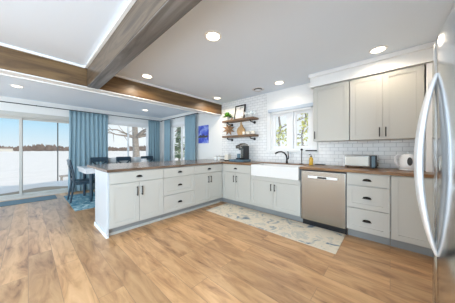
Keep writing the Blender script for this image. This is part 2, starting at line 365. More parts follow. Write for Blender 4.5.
window('window_3', 'white two-pane kitchen window over the sink', 'x', W3[0], W3[1], W3[2], W3[3], YF, 1, .518, casing=False, post=.044)
sl = window('door_1', 'sliding glass door to the snowy deck', 'y', SL[0], SL[1], SL[2], SL[3], XL, -1, .49, fm=M['slider'])
sl['category'] = 'door'
# roller shade cassette on the head casing of the kitchen window
t = thing('roller_shade', 'rolled pale blue grey shade cassette at the top of the kitchen window', 'shade', (-1.46, YF-.022, 1.965))
MB().box(-.47, .47, -.065, -.001, 0, .062, .008).build('cassette', M['shade'], t)
MB().box(-.40, .40, -.040, -.034, -.03, -.001).box(-.40, .40, -.044, -.030, -.042, -.030, .003).build('hem', M['trim'], t)

# ------------------------------------------------------------------ outdoors
def rough_plane(x0, x1, y0, y1, z, n, amp, th=.3):
    mb = MB(); vs = []
    for i in range(n+1):
        for j in range(n+1):
            x = x0+(x1-x0)*i/n; y = y0+(y1-y0)*j/n; vs.append((x, y, z+amp*math.sin(3.1*x+1.7*y)*math.sin(2.3*y-x)+random.uniform(-amp, amp)*.4))
    mb.add(vs, [[i*(n+1)+j, (i+1)*(n+1)+j, (i+1)*(n+1)+j+1, i*(n+1)+j+1] for i in range(n) for j in range(n)], True); return mb
gm = MB(); gm.box(-900, 400, -900, 900, -1.0, -.42)
struct('ground', gm, M['snow'], 'flat snow covered lake and yard', cat='ground')
dk = MB()
for i in range(17): dk.box(-6.78-.145*(i+1)+.006, -6.78-.145*i, -3.2, 4.2, -.10, -.06, .004)
dk.box(-9.24, -6.78, -3.2, 4.2, -.40, -.11)
tag(dk.build('deck', M['deck']), 'weathered wooden deck outside the sliding door', 'deck', kind='structure')
bank = MB(); vs = []; nx, ny = 10, 40
for i in range(nx+1):
    for j in range(ny+1):
        y = -3.1+7.2*j/ny; x0 = -8.15-.35*math.sin(1.9*y+1)-.12*math.sin(5*y); x1 = -10.2+.15*math.sin(1.3*y)
        x = x0+(x1-x0)*i/nx; h = math.sin(PI*(i/nx))**.5 if 0 < i < nx else 0
        vs.append((x, y, (-.066 if i < nx*.45 else -.066-(i-nx*.45)/(nx*.55)*.37)+h*(.10+.03*math.sin(2.7*y+i))))
bank.add(vs, [[i*(ny+1)+j, (i+1)*(ny+1)+j, (i+1)*(ny+1)+j+1, i*(ny+1)+j+1] for i in range(nx) for j in range(ny)], True)
tag(bank.build('snow_bank', M['snow']), 'low bank of snow drifted along the deck edge', 'snow', kind='stuff')
# far shore tree line
ft = MB(); R = random.Random(3)
for k in range(2600):
    a = math.radians(R.uniform(95, 200)); d = R.uniform(330, 400); cx, cy = math.cos(a)*d, math.sin(a)*d
    h = R.uniform(3.5, 8.5)*(1+.25*math.sin(a*37)); wd = R.uniform(1.2, 3.2); tx, ty = -math.sin(a), math.cos(a)
    if R.random() < .03: continue
    n = 6; vs = [(cx, cy, -.5)]
    ring = [(cx+tx*wd*math.cos(2*PI*q/n)*.9, cy+ty*wd*math.cos(2*PI*q/n)*.9+wd*.4*math.sin(2*PI*q/n), h*R.uniform(.35, .6)) for q in range(n)]
    vs += ring+[(cx+R.uniform(-.6, .6), cy+R.uniform(-.6, .6), h)]
    ft.add(vs, [[0, 1+(q+1) % n, 1+q] for q in range(n)]+[[n+1, 1+q, 1+(q+1) % n] for q in range(n)])
tag(ft.build('shore_treeline', M['farwood']), 'brown line of bare trees along the far lake shore', 'trees', kind='stuff')
for i, (ang, d, lab) in enumerate(((172.5, 318, 'small pale house on the far shore, seen through the right glass panel'), (183.0, 322, 'small pale house on the far shore near the slider mullion'))):
    a = math.radians(ang); t = thing('lake_house', lab, 'house', (math.cos(a)*d, math.sin(a)*d, -.42), a)
    MB().box(-4, 4, -5, 5, 0, 3.2).build('house_wall', M['house'], t)
    MB().prism([(-5.5, 3.2), (5.5, 3.2), (0, 5.6)], -4.4, 4.4, 'x').build('house_roof', M['roof'], t)
def bare_tree(name, lab, loc, h, r, seed, nb=16, fol=None, nleaf=0):
    R = random.Random(seed); t = thing(name, lab, 'tree', loc)
    tk = MB(); pts = [(R.uniform(-.06, .06)*i, R.uniform(-.06, .06)*i, h*i/7) for i in range(8)]
    pts[0] = (0, 0, -.1); tk.tube(pts, [r*(1-.11*i) for i in range(8)], 10).build('trunk', M['bark'], t)
    br = MB(); tips = []
    for k in range(nb):
        i = R.randint(2, 7); p = Vector(pts[i]); a = R.uniform(0, 2*PI); ln = R.uniform(.25, .5)*h*(1.1-i/9)
        d = Vector((math.cos(a), math.sin(a), R.uniform(.1, .8))).normalized()
        q = [p+d*ln*s_+Vector((0, 0, -.06*ln*s_*s_))+Vector((R.uniform(-1, 1), R.uniform(-1, 1), R.uniform(-1, 1)))*.04*ln*s_ for s_ in (0, .35, .7, 1)]
        br.tube(q, [r*.38, r*.25, r*.15, r*.04], 6)
        for m_ in range(6):
            b0 = q[1]+(q[3]-q[1])*R.random(); dd = (d+Vector((R.uniform(-1, 1), R.uniform(-1, 1), R.uniform(-.6, .6)))).normalized()
            b1 = b0+dd*ln*R.uniform(.15, .4); br.tube([b0, b1], [r*.10, r*.025], 4); tips += [b0, b1, (b0+b1)/2]
    br.build('branches', M['bark'], t)
    if fol:
        lf = MB()
        for k in range(nleaf):
            c = R.choice(tips)+Vector((R.gauss(0, .25), R.gauss(0, .25), R.gauss(0, .25))); s_ = R.uniform(.06, .14)
            u = Vector((R.uniform(-1, 1), R.uniform(-1, 1), R.uniform(-1, 1))).normalized(); v = u.orthogonal().normalized()
            lf.add([c-u*s_, c+v*s_*.5, c+u*s_, c-v*s_*.5], [(0, 1, 2, 3)])
        lf.build('foliage', M[fol], t)
    return t
def pine(name, lab, loc, h, w_, seed, m):
    R = random.Random(seed); t = thing(name, lab, 'tree', loc)
    MB().cyl((0, 0, -.1), (0, 0, h*.95), .12, .02, 8).build('trunk', M['bark'], t)
    lf = MB()
    for k in range(1500):
        z = h*(.12+.86*R.random()**1.1); rad = w_*(1-z/h)*R.uniform(.25, 1)*(.8+.3*math.sin(z*6)); a = R.uniform(0, 2*PI)
        c = Vector((rad*math.cos(a), rad*math.sin(a), z-.25*rad)); s_ = R.uniform(.10, .26); u = Vector((math.cos(a), math.sin(a), R.uniform(-.6, .2))).normalized()
        v = Vector((-math.sin(a), math.cos(a), R.uniform(-.4, .4)))
        lf.add([c-u*s_, c+v*s_*.45, c+u*s_, c-v*s_*.45], [(0, 1, 2, 3)])
    lf.build('foliage', m, t); return t
bare_tree('bare_tree', 'thick leafless tree trunk outside the left dining window', (-14.7, 5.62, -.42), 9, .28, 9, 34)
bare_tree('leafy_tree', 'thin yellow green tree outside the right pane of the kitchen window', (-3.2, 9.4, -.42), 5.5, .07, 13, 22, 'yellow', 1300)
bare_tree('bare_tree', 'leafless tree outside the left pane of the kitchen window', (-8.6, 17.6, -.42), 9, .17, 14, 22)
pine('pine_tree', 'green pine outside the dining window beside the blue print', (-19.5, 12.6, -.42), 6.0, 1.5, 21, M['needle'])
pine('pine_tree', 'small yellowish evergreen outside, at the left edge of the kitchen window', (-6.4, 11.8, -.42), 2.6, .9, 23, M['yellow'])
tag(MB().tube([(-12.1, .97, -.45), (-12.1, .97, 6)], .022, 8).build('yard_pole', M['slot']), 'thin dark pole standing in the snow outside the sliding door', 'pole')
t = thing('yard_bench', 'low dark bench in the snow beside the thin pole', 'bench', (-12.2, 1.42, -.42))
MB().box(-.2, .2, -.38, .38, .26, .32, .005).build('seat', M['bark'], t)
for yy in (-.3, .3): MB().box(-.17, .17, yy-.03, yy+.03, 0, .26).build('leg', M['bark'], t)

# ------------------------------------------------------------------ ceiling fixtures
def downlight(loc, lab, pw, first=[None]):
    if first[0] is None:
        t = thing('recessed_light', lab, 'ceiling light', loc, group='recessed ceiling lights')
        MB().lathe([(.070, -.002), (.074, -.010), (.092, -.006), (.095, 0)], seg=28).build('trim_ring', M['trim'], t)
        MB().lathe([(.001, -.013), (.05, -.013), (.069, -.011), (.069, -.0105)], seg=28).build('lens', M['frost'], t)
        first[0] = t
    else: t = dup(first[0], loc, 0, lab, 'recessed ceiling lights')
    d = bpy.data.lights.new('downlight', 'SPOT'); d.energy = pw; d.spot_size = math.radians(165); d.spot_blend = .6; d.shadow_soft_size = .06; d.color = (1, .82, .62)
    l = bpy.data.objects.new('downlight', d); C.objects.link(l); l.location = (loc[0], loc[1], loc[2]-.045); return t
for x, y, lab, pw in ((-1.433, 1.351, 'round recessed light in the middle of the kitchen ceiling', 32),
                      (-3.03, 1.34, 'round recessed light close to the dining beam, above the peninsula', 24),
                      (-3.06, 3.02, 'round recessed light near the open shelves', 24),
                      (-1.516, 3.10, 'round recessed light above the kitchen window', 7),
                      (-.11, 2.90, 'round recessed light in front of the upper cabinets', 15),
                      (-5.38, -.145, 'round recessed light above the sliding door area', 6),
                      (-5.65, 2.44, 'round recessed light above the dining table', 8)):
    downlight((x, y, ZC), lab, pw)
t = thing('ceiling_vent', 'round white vent in the ceiling near the shelves', 'vent', (-2.01, 3.16, ZC))
MB().lathe([(.09, -.001), (.12, -.004), (.125, 0)], seg=28).build('flange', M['plastic_white'], t)
MB().lathe([(.001, -.030), (.075, -.030), (.082, -.024), (.078, -.022)], seg=28).build('diffuser_disc', M['plastic_white'], t)
MB().lathe([(.06, -.022), (.088, -.002)], seg=28).build('slot', M['slot'], t)

# ------------------------------------------------------------------ cabinets
FD = .02      # door thickness
def shaker(mb, x0, x1, z0, z1, y=0, fr=.058, flat=False):
    """front face at y-FD"""
    if flat: mb.box(x0, x1, y-FD, y, z0, z1, .002); return mb
    mb.box(x0+fr-.004, x1-fr+.004, y-FD+.009, y-.002, z0+fr-.004, z1-fr+.004)
    mb.box(x0, x0+fr, y-FD, y, z0, z1, .0015); mb.box(x1-fr, x1, y-FD, y, z0, z1, .0015)
    mb.box(x0+fr, x1-fr, y-FD, y, z0, z0+fr, .0015); mb.box(x0+fr, x1-fr, y-FD, y, z1-fr, z1, .0015); return mb
def bar_pull(par, x, z0, z1, y=-FD):
    mb = MB(); mb.cyl((x, y-.028, z0), (x, y-.028, z1), .0065, seg=10)
    for z in (z0+.015, z1-.015): mb.cyl((x, y+.001, z), (x, y-.028, z), .0055, seg=8)
    mb.build('handle', M['bronze'], par, 'dark bar handle')
def cup_pull(par, x, z, y=-FD):
    mb = MB(); n, k = 12, 6; wd, dp, ht = .042, .024, .030; vs = []
    for i in range(n+1):
        a = PI*i/n
        for j in range(k+1):
            b = PI/2*j/k
            vs.append((x-wd*math.cos(a)*(.35+.65*math.cos(b*.0)) if False else x-wd*math.cos(a), y-dp*math.sin(a)*math.cos(b)-.001, z-.012+ht*math.sin(b)*(.35+.65*math.sin(a))))
    mb.add(vs, [[i*(k+1)+j, (i+1)*(k+1)+j, (i+1)*(k+1)+j+1, i*(k+1)+j+1] for i in range(n) for j in range(k)], True)
    mb.box(x-wd-.006, x+wd+.006, y-.003, y, z-.014, z-.008)
    mb.build('handle', M['bronze'], par, 'dark cup pull')
TK, BT = .115, .874
def base_unit(lab, loc, rz, W, layout, toe=True, depth=.58, tl=0, tr=0):
    t = thing('base_cabinet', lab, 'cabinet', loc, rz)
    g = .0015
    MB().box(g, W-g, .002, depth, TK, BT).build('body', M['cab'], t)
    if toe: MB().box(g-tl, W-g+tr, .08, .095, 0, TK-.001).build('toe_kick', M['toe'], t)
    if rz: MB().box(g, W-g, .066, .079, 0, .035, .004).build('shoe_moulding', M['cab'], t, 'thin white floor moulding')
    gp = .0025
    for it in layout:
        if it[0] == 'drawer':
            _, x0, x1, z0, z1, flat = it
            d = shaker(MB(), x0+gp, x1-gp, z0+gp, z1-gp, flat=flat).build('drawer', M['cab'], t); cup_pull(d, (x0+x1)/2, (z0+z1)/2)
        elif it[0] == 'panel':
            _, x0, x1, z0, z1 = it; shaker(MB(), x0+gp, x1-gp, z0+gp, z1-gp, flat=True).build('front_panel', M['cab'], t)
        else:
            _, x0, x1, z0, z1, side = it
            d = shaker(MB(), x0+gp, x1-gp, z0+gp, z1-gp).build('door', M['cab'], t)
            if side: bar_pull(d, x1-.035 if side > 0 else x0+.035, z1-.20, z1-.065)
    return t
def dr_doors(W): return [('drawer', 0, W, .715, .866, True), ('door', 0, W/2, .125, .71, 1), ('door', W/2, W, .125, .71, -1)]
def stack(W): return [('drawer', 0, W, .715, .866, True), ('drawer', 0, W, .42, .71, False), ('drawer', 0, W, .125, .415, False)]
PX, SY = -2.78, 2.90        # face planes of the peninsula and of the sink run
R90 = PI/2
base_unit('peninsula base cabinet at its open end, one drawer over two doors', (PX, .722, 0), R90, .766, dr_doors(.766))
base_unit('three-drawer base cabinet in the middle of the peninsula', (PX, 1.489, 0), R90, .624, stack(.624))
base_unit('peninsula base cabinet next to the inside corner, one drawer over two doors', (PX, 2.114, 0), R90, .784, dr_doors(.765), tr=.088)
base_unit('base cabinet left of the farmhouse sink, one drawer over two doors', (PX+.003, SY, 0), 0, .775, [('drawer', .02, .775, .715, .866, True), ('door', .02, .397, .125, .71, 1), ('door', .397, .775, .125, .71, -1)], tl=.078)
t = thing('base_cabinet', 'two-door base cabinet under the white farmhouse sink', 'cabinet', (-2.0, SY, 0))
MB().box(.0015, .9485, .002, .58, TK, .66).box(.0015, .02, .002, .58, .66, .69).box(.929, .9485, .002, .58, .66, .69).build('body', M['cab'], t)
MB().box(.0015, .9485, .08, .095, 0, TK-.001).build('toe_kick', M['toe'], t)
MB().box(.003, .947, -.012, .0, .615, .690, .002).build('front_panel', M['cab'], t)
for x0, x1, sd_ in ((0, .475, 1), (.475, .95, -1)):
    d = shaker(MB(), x0+.0025, x1-.0025, .1275, .61).build('door', M['cab'], t); bar_pull(d, x1-.035 if sd_ > 0 else x0+.035, .455, .575)
base_unit('three-drawer base cabinet right of the dishwasher', (-.438, SY, 0), 0, .438, stack(.438))
base_unit('single-door base cabinet between drawers and refrigerator', (.001, SY, 0), 0, .418, [('door', .008, .40, .125, .866, 0)])
# peninsula end panel + back + base trim
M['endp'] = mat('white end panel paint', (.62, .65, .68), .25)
ep = thing('end_panel', 'white panel closing the open end and back of the peninsula', 'panel', (0, 0, 0))
MB().box(-3.42, PX-.005, .700, .7205, 0.0, BT, .002).build('side_board', M['endp'], ep)
MB().box(-3.42, -3.40, .7215, 3.49, 0, BT, .002).build('back_board', M['trim'], ep)
MB().box(-3.43, PX-.001, .688, .6995, 0.0, .055, .003).build('base_moulding', M['trim'], ep)
# farmhouse sink
t = thing('farmhouse_sink', 'white apron-front farmhouse sink under the kitchen window', 'sink', (-1.525, SY, 0))
X0, X1, ya, yb, zb, zt = -.452, .452, -.045, .40, .693, .900
sk = MB().box(X0, X1, ya, ya+.03, zb, zt, .012)
sk.build('apron', M['porcelain'], t)
MB().box(X0, X0+.025, ya+.028, yb, zb, zt, .006).box(X1-.025, X1, ya+.028, yb, zb, zt, .006).box(X0, X1, yb-.025, yb, zb, zt, .006).box(X0+.02, X1-.02, ya+.02, yb-.02, zb, zb+.025).build('basin', M['porcelain'], t)
MB().lathe([(.001, 0), (.04, .002), (.045, 0)], (0, .18, zb+.026)).build('drain', M['steel'], t)
# countertops
c = MB().box(-3.96, -2.752, .692, 3.488, .876, .915, .004)
tag(c.build('peninsula_countertop', M['ctop_y']), 'dark wood butcher block countertop of the peninsula with dining overhang', 'countertop')
c = MB().box(-2.750, -1.985, SY-.03, 3.488, .876, .915, .003).box(-1.984, -1.066, 3.305, 3.488, .876, .915, .003).box(-1.065, .416, SY-.03, 3.488, .876, .915, .004)
tag(c.build('sink_countertop', M['ctop_x']), 'brown wood butcher block countertop along the sink wall', 'countertop')
# dishwasher
t = thing('dishwasher', 'stainless steel dishwasher between sink and drawers', 'dishwasher', (-1.043, SY, 0))
MB().box(.004, .598, .01, .57, .10, .868).build('body', M['black'], t)
d = MB().box(.008, .594, -.026, .008, .105, .855, .006).build('door', M['steel'], t)
h = MB().box(.11, .50, -.040, -.026, .752, .785, .005); h.build('handle', M['handle'], d, 'bright pocket handle bar')
MB().box(.245, .365, -.044, -.039, .755, .782, .003).build('control_pocket', M['black'], d, 'dark pocket in the handle bar')
MB().box(.006, .596, .05, .07, .004, .099).build('toe_grille', M['black'], t)
# upper cabinets
def upper(lab, x0, x1, doors):
    t = thing('upper_cabinet', lab, 'cabinet', (x0, 3.19, 1.32)); W = x1-x0; Hh = .885
    MB().box(.001, W-.001, .002, .298, 0, Hh).build('body', M['cab'], t)
    for a, b, sd_ in doors:
        d = shaker(MB(), a+.0025, b-.0025, .003, Hh-.003, fr=.062).build('door', M['cab'], t)
        bar_pull(d, b-.032 if sd_ > 0 else a+.032, .035, .16)
upper('upper cabinet with a single door beside the kitchen window', -.95, -.446, [(0, .504, -1)])
upper('wide upper cabinet with two doors above the toaster', -.440, .305, [(0, .366, 1), (.366, .745, -1)])
cr = MB().box(-.985, .415, 3.135, 3.486, 2.21, ZC-.002).box(-1.0, .415, 3.105, 3.15, 2.36, ZC-.002, .006)
tag(cr.build('crown_board', M['trim']), 'white crown board between upper cabinets and ceiling', 'moulding')
tag(MB().box(.318, .412, 3.17, 3.486, .917, 2.205, .002).build('filler_panel', M['trim']), 'tall white filler panel right of the upper cabinets', 'panel')

# ------------------------------------------------------------------ refrigerator
t = thing('refrigerator', 'tall stainless refrigerator at the right edge with bowed handles', 'refrigerator', (.184, 1.47, 0))
def fx(dy): return -.003+.30*dy*dy
def fdoor(y0, y1, z0, z1):
    mb = MB(); n = 14; pts = []
    ys = [y0+(y1-y0)*i/n for i in range(n+1)]
    fr = [(fx(y)+(.012 if i in (0, n) else 0), y) for i, y in enumerate(ys)]
    prof = []
    nz = 8; zs = [z0]+[z0+.01]+[z0+(z1-.10-z0)*k/3 for k in (1, 2, 3)]+[z1-.10+.10*math.sin(PI/2*k/6) for k in range(1, 7)]
    off = [.01, 0, 0, 0, 0]+[.05*(1-math.cos(PI/2*k/6)) for k in range(1, 7)]
    vs = []
    for z, o_ in zip(zs, off):
        for (x, y) in fr: vs.append((x+o_, y, z))
    m = len(fr); mb.add(vs, [[a*m+i, a*m+i+1, (a+1)*m+i+1, (a+1)*m+i] for a in range(len(zs)-1) for i in range(m-1)], True)
    xb = .105
    vs = []
    for z, o_ in zip(zs, off):
        vs += [(fr[0][0]+o_, y0, z), (xb, y0, z), (xb, y1, z), (fr[-1][0]+o_, y1, z)]
    mb.add(vs, [[a*4+i, a*4+i+1, a*4+i+5, a*4+i+4] for a in range(len(zs)-1) for i in range(3)])
    top = [(x+off[-1], y, zs[-1]) for x, y in fr]+[(xb, y1, zs[-1]), (xb, y0, zs[-1])]; mb.add(top, [list(range(len(top)))])
    bot = [(x+off[0], y, z0) for x, y in fr]+[(xb, y1, z0), (xb, y0, z0)]; mb.add(bot, [list(range(len(bot)))]); return mb
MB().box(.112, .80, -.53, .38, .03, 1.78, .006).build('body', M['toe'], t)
MB().box(.13, .78, -.51, .36, 0, .03).build('base_grille', M['black'], t)
for nm, y0, y1, hy in (('freezer_door', .004, .385, .040), ('fridge_door', -.535, -.004, -.040)):
    d = fdoor(y0, y1, 0.035, 1.835).build(nm, M['fridge'], t)
    mb = MB(); n = 26; path = []; z0, z1 = .625, 1.575
    vs = []
    for i in range(n+1):
        s_ = i/n; z = z0+(z1-z0)*s_; bow = .064*math.sin(PI*s_)**.8; wd = .013+.013*math.sin(PI*s_)
        xo = -.006-bow
        tk_ = .009+.006*math.sin(PI*s_)
        for dx, dy in ((-tk_, -.55), (-tk_, .55), (-tk_*.4, 1), (tk_*.4, 1), (tk_, .55), (tk_, -.55), (tk_*.4, -1), (-tk_*.4, -1)): vs.append((xo+dx+.004, hy+dy*wd, z))
    mb.add(vs, [[i*8+k, i*8+(k+1) % 8, (i+1)*8+(k+1) % 8, (i+1)*8+k] for i in range(n) for k in range(8)], True)
    mb.add(vs[:8], [list(range(8))]); mb.add(vs[-8:], [list(range(8))])
    mb.build('handle', M['handle'], d, 'bright bowed handle')
for yy in (.33, -.48): MB().box(.03, .12, yy-.03, yy+.03, 1.781, 1.83, .006).build('hinge_cover', M['toe'], t)

# ------------------------------------------------------------------ floor coverings
def rug(name, lab, x0, x1, y0, y1, m, th=.008):
    mb = MB().box(x0-(x0+x1)/2, x1-(x0+x1)/2, y0-(y0+y1)/2, y1-(y0+y1)/2, 0, th, .003)
    return tag(mb.build(name, m, loc=((x0+x1)/2, (y0+y1)/2, .001)), lab, 'rug')
rug('runner_rug', 'cream runner rug with blue distressed pattern in front of the sink', -2.66, -.455, 2.32, 2.943, M['runner'])
rug('area_rug', 'blue mottled rug under the dining chairs', -6.14, -4.48, .60, 3.2, M['bluerug'])
o = rug('door_mat', 'slate blue mat in front of the sliding door', -6.47, -5.97, -.95, .47, M['mat'], .01); o['category'] = 'mat'

# ------------------------------------------------------------------ curtains
def curtain(lab, along, a0, a1, off, z0, z1, npl, flare=.0, seed=1):
    """pleated panel from a0 to a1 along the wall, centred at off across it"""
    R = random.Random(seed); mb = MB(); n = npl*10; nz = 14; vs = []; th = .004
    ph = [R.uniform(-.5, .5) for _ in range(npl+2)]
    for side in (0, 1):
        for k in range(nz+1):
            s_ = k/nz; z = z1+(z0-z1)*s_
            amp = .022+.018*s_
            for i in range(n+1):
                u = i/n; p = u*npl; j = int(p); a = a0+(a1-a0)*u+flare*s_*(u-.35)+.006*math.sin(9*u+5*s_)
                w_ = amp*math.sin(2*PI*p+ph[min(j, npl)]*s_*1.3)*(.75+.4*math.sin(j*2.1+seed)*s_)
                q = off+w_+(th if side else 0)
                vs.append((a, q, z) if along == 'x' else (q, a, z))
    N = (nz+1)*(n+1); W = n+1
    f = []
    for side in (0, 1):
        b = side*N
        f += [[b+k*W+i, b+k*W+i+1, b+(k+1)*W+i+1, b+(k+1)*W+i] for k in range(nz) for i in range(n)]
    for k in range(nz):
        for i in (0, n): f.append([k*W+i, (k+1)*W+i, N+(k+1)*W+i, N+k*W+i])
    for i in range(n):
        for k in (0, nz): f.append([k*W+i, k*W+i+1, N+k*W+i+1, N+k*W+i])
    mb.add(vs, f, True)
    return tag(mb.build('curtain', M['curtain']), lab, 'curtain', 'steel blue curtains')
curtain('wide blue curtain between the sliding door and the dining window', 'y', .75, 1.66, XL+.11, .012, 2.262, 9, .05, 1)
curtain('blue curtain at the corner end of the left dining window', 'y', 2.93, 3.36, XL+.11, .012, 2.262, 5, .02, 2)
curtain('narrow blue curtain on the sink wall beside the dining corner', 'x', -6.22, -5.80, YF-.12, .012, 2.262, 5, .0, 3)
curtain('blue curtain hanging beside the blue print', 'x', -4.92, -4.36, YF-.12, .012, 2.262, 6, .0, 4)
def rod(lab, along, a0, a1, off, wall):
    P = (lambda a, q, z: (a, q, z)) if along == 'x' else (lambda a, q, z: (q, a, z))
    t = thing('curtain_rod', lab, 'curtain rod', (0, 0, 0))
    MB().cyl(P(a0, off, 2.275), P(a1, off, 2.275), .010, seg=10).build('rod', M['iron'], t)
    for a, s_ in ((a0, -1), (a1, 1)):
        MB().tube([P(a, off, 2.275), P(a+s_*.015, off, 2.275), P(a+s_*.03, off, 2.275), P(a+s_*.045, off, 2.275)], [.012, .02, .018, .006], 10).build('finial', M['iron'], t)
    for a in (a0+.08, a0+(a1-a0)*.32, a1-.08):
        MB().tube([P(a, wall, 2.285), P(a, off, 2.285)], .007, 8).build('bracket', M['iron'], t)
rod('long black curtain rod over the sliding door', 'y', -1.4, 3.41, XL+.112, XL)
rod('short black curtain rod over the corner window', 'x', -6.36, -4.28, YF-.118, YF)
# blue print
t = thing('wall_print', 'small blue canvas print on the white wall beside the curtain', 'picture', (-4.11, YF, 1.38))
MB().box(-.215, .215, -.035, -.001, 0, .52, .003).build('canvas', M['paint'], t)
MB().prism([(-.214, .19), (-.12, .25), (-.02, .21), (.02, .26), (.1, .21), (.214, .24), (.214, .16), (-.214, .16)], -.0365, -.0352, 'y').build('painted_hills', M['slot'], t, 'dark painted shape')

# ------------------------------------------------------------------ dining set
t = thing('dining_table', 'white topped dining table behind the peninsula', 'table', (-5.42, 1.95, .009))
MB().box(-.46, .46, -1.12, 1.12, .725, .755, .005).build('tabletop', M['tabletop'], t)
MB().box(-.44, .44, -1.10, 1.10, .635, .724, .003).build('apron', M['tabletop'], t)
for sx in (-1, 1):
    for sy in (-1, 1): MB().tube([(sx*.37, sy*.99, 0), (sx*.37, sy*.99, .63)], [.025, .038], 10).build('leg', M['navy'], t)
def chair(loc, rz, lab):
    """faces +y locally, back at -y"""
    t = thing('dining_chair', lab, 'chair', loc, rz, 'dark navy dining chairs')
    MB().box(-.22, .22, -.20, .24, .425, .46, .012).build('seat', M['navy'], t)
    MB().box(-.19, .19, -.17, .20, .375, .424).build('seat_frame', M['navy'], t)
    for sx in (-1, 1):
        MB().tube([(sx*.185, .195, 0), (sx*.185, .195, .424)], [.016, .022], 8).build('leg', M['navy'], t)
        MB().tube([(sx*.19, -.27, 0), (sx*.19, -.205, .42), (sx*.20, -.22, .65), (sx*.205, -.275, .935)], [.017, .022, .020, .016], 8).build('leg', M['navy'], t, 'rear leg running up as the back post')
    mb = MB(); pts = [(x_, -.262-.02*math.cos(x_*5), .885) for x_ in (-.2, -.1, 0, .1, .2)]
    for a, b in zip(pts, pts[1:]): mb.bar(a, b, .018, .13)
    mb.build('top_rail', M['navy'], t)
    mb = MB(); mb.bar((-.19, -.215, .50), (.19, -.258, .84), .016, .035).bar((.19, -.213, .50), (-.19, -.256, .84), .016, .035); mb.build('cross_back', M['navy'], t)
    mb = MB(); mb.bar((-.19, -.216, .50), (.19, -.216, .50), .016, .035); mb.build('lower_rail', M['navy'], t)
    return t
c0 = chair((-5.40, .89, .0125), 0, 'dark navy cross-back chair at the near end of the dining table')
dup(c0, (-6.07, 1.40, .0125), -R90, 'dark navy chair on the window side of the table, nearest the wide curtain')
dup(c0, (-6.07, 2.05, .0125), -R90, 'dark navy chair on the window side of the table, middle of three')
dup(c0, (-6.07, 2.80, .0125), -R90, 'dark navy chair on the window side of the table, nearest the room corner')
t = thing('napkin_holder', 'small white holder on the dining table', 'holder', (-5.55, 2.35, .7645))
MB().box(-.05, .05, -.07, .07, 0, .012, .003).build('base', M['plastic_white'], t)
for s_ in (-1, 1): MB().box(s_*.035-.006, s_*.035+.006, -.07, .07, .012, .15, .003).build('side_plate', M['plastic_white'], t)

# ------------------------------------------------------------------ open shelves
def shelf(lab, z):
    t = thing('wall_shelf', lab, 'shelf', (-2.67, YF-.009, z), group='open wall shelves')
    MB().box(-.465, .465, -.225, -.001, -.045, 0, .004).build('board', M['shelf'], t)
    for sx in (-.32, .36):
        MB().tube([(sx, -.001, -.10), (sx, -.06, -.10), (sx, -.15, -.085), (sx, -.185, -.046)], .012, 10).lathe([(.03, 0), (.03, .006)], (0, 0, 0)).build('bracket', M['iron'], t) if False else \
        MB().tube([(sx, -.008, -.095), (sx, -.08, -.095), (sx, -.17, -.085), (sx, -.195, -.0455)], .012, 10).cyl((sx, -.001, -.095), (sx, -.010, -.095), .032).build('bracket', M['iron'], t)
    return t
SZ1, SZ2 = 1.905, 1.525
shelf('upper rustic wood shelf left of the kitchen window', SZ1)
shelf('lower rustic wood shelf left of the kitchen window', SZ2)
# upper shelf: plant, little figurine, framed print, glasses
t = thing('potted_plant', 'small green plant in a pale pot on the upper shelf', 'plant', (-3.05, 3.37, SZ1))
MB().lathe([(.03, 0), (.042, .085), (.044, .09), (.036, .088), (.034, .08)]).build('pot', M['ceramic'], t)
lf = MB(); R = random.Random(4)
for k in range(150):
    a = R.uniform(0, 2*PI); el = R.uniform(.1, 1.4); ln = R.uniform(.08, .15); d = Vector((math.cos(a)*math.cos(el), math.sin(a)*math.cos(el), math.sin(el)))
    b = Vector((0, 0, .085))+d*ln*.4; sd_ = d.cross(Vector((0, 0, 1))).normalized(); tip = b+d*ln*.7-Vector((0, 0, .012)); mid = (b+tip)/2+Vector((0, 0, .006))
    lf.add([b, mid+sd_*.022, tip, mid-sd_*.022], [(0, 1, 2, 3)])
lf.build('leaves', M['leaf'], t)
t = thing('figurine', 'tiny brown bird figure between plant and framed print', 'figurine', (-2.895, 3.36, SZ1))
MB().lathe([(.012, 0), (.026, .014), (.028, .03), (.018, .047), (.004, .055)], seg=14).build('body', M['star'], t)
MB().tube([(.018, 0, .048), (.022, 0, .062), (.032, 0, .066), (.045, 0, .062)], [.011, .013, .008, .002], 8).build('head', M['star'], t)
t = thing('picture_frame', 'dark framed pale print leaning on the upper shelf', 'picture', (-2.70, 3.405, SZ1+.004))
fr = MB(); a, b, q = .155, .36, .030
fr.box(-a, a, -.012, .012, 0, q, .002).box(-a, a, -.012, .012, b-q, b, .002).box(-a, -a+q, -.012, .012, q, b-q, .002).box(a-q, a, -.012, .012, q, b-q, .002)
f_ = fr.build('frame', M['navy' if False else 'bronze'], t); p_ = MB().box(-a+q-.002, a-q+.002, -.004, .006, q-.002, b-q+.002).build('print', M['print'], t)
for q_ in (f_, p_): q_.rotation_euler = (-.16, 0, 0)
tm = [(.030, 0), (.034, .004), (.036, .10), (.033, .10), (.030, .008), (.001, .006)]
def goblet(s_=1): return [(.03*s_, 0), (.03*s_, .004), (.005, .010), (.005, .06), (.03*s_, .085), (.036*s_, .12), (.03*s_, .155), (.027*s_, .155), (.032*s_, .12), (.001, .07)]
for i, (x_, y_, kind, lab) in enumerate(((-2.48, 3.38, 0, 'stemmed clear glass on the upper shelf, closest to the framed print'),
                                         (-2.405, 3.40, 0, 'stemmed clear glass in the middle of the upper shelf glasses'),
                                         (-2.33, 3.38, 0, 'stemmed clear glass on the upper shelf, third from the framed print'),
                                         (-2.255, 3.40, 0, 'stemmed clear glass at the window end of the upper shelf'))):
    tag(MB().lathe(goblet()).build('wine_glass', M['glassy'], loc=(x_, y_, SZ1)), lab, 'glass', 'stemmed glasses on the upper shelf')
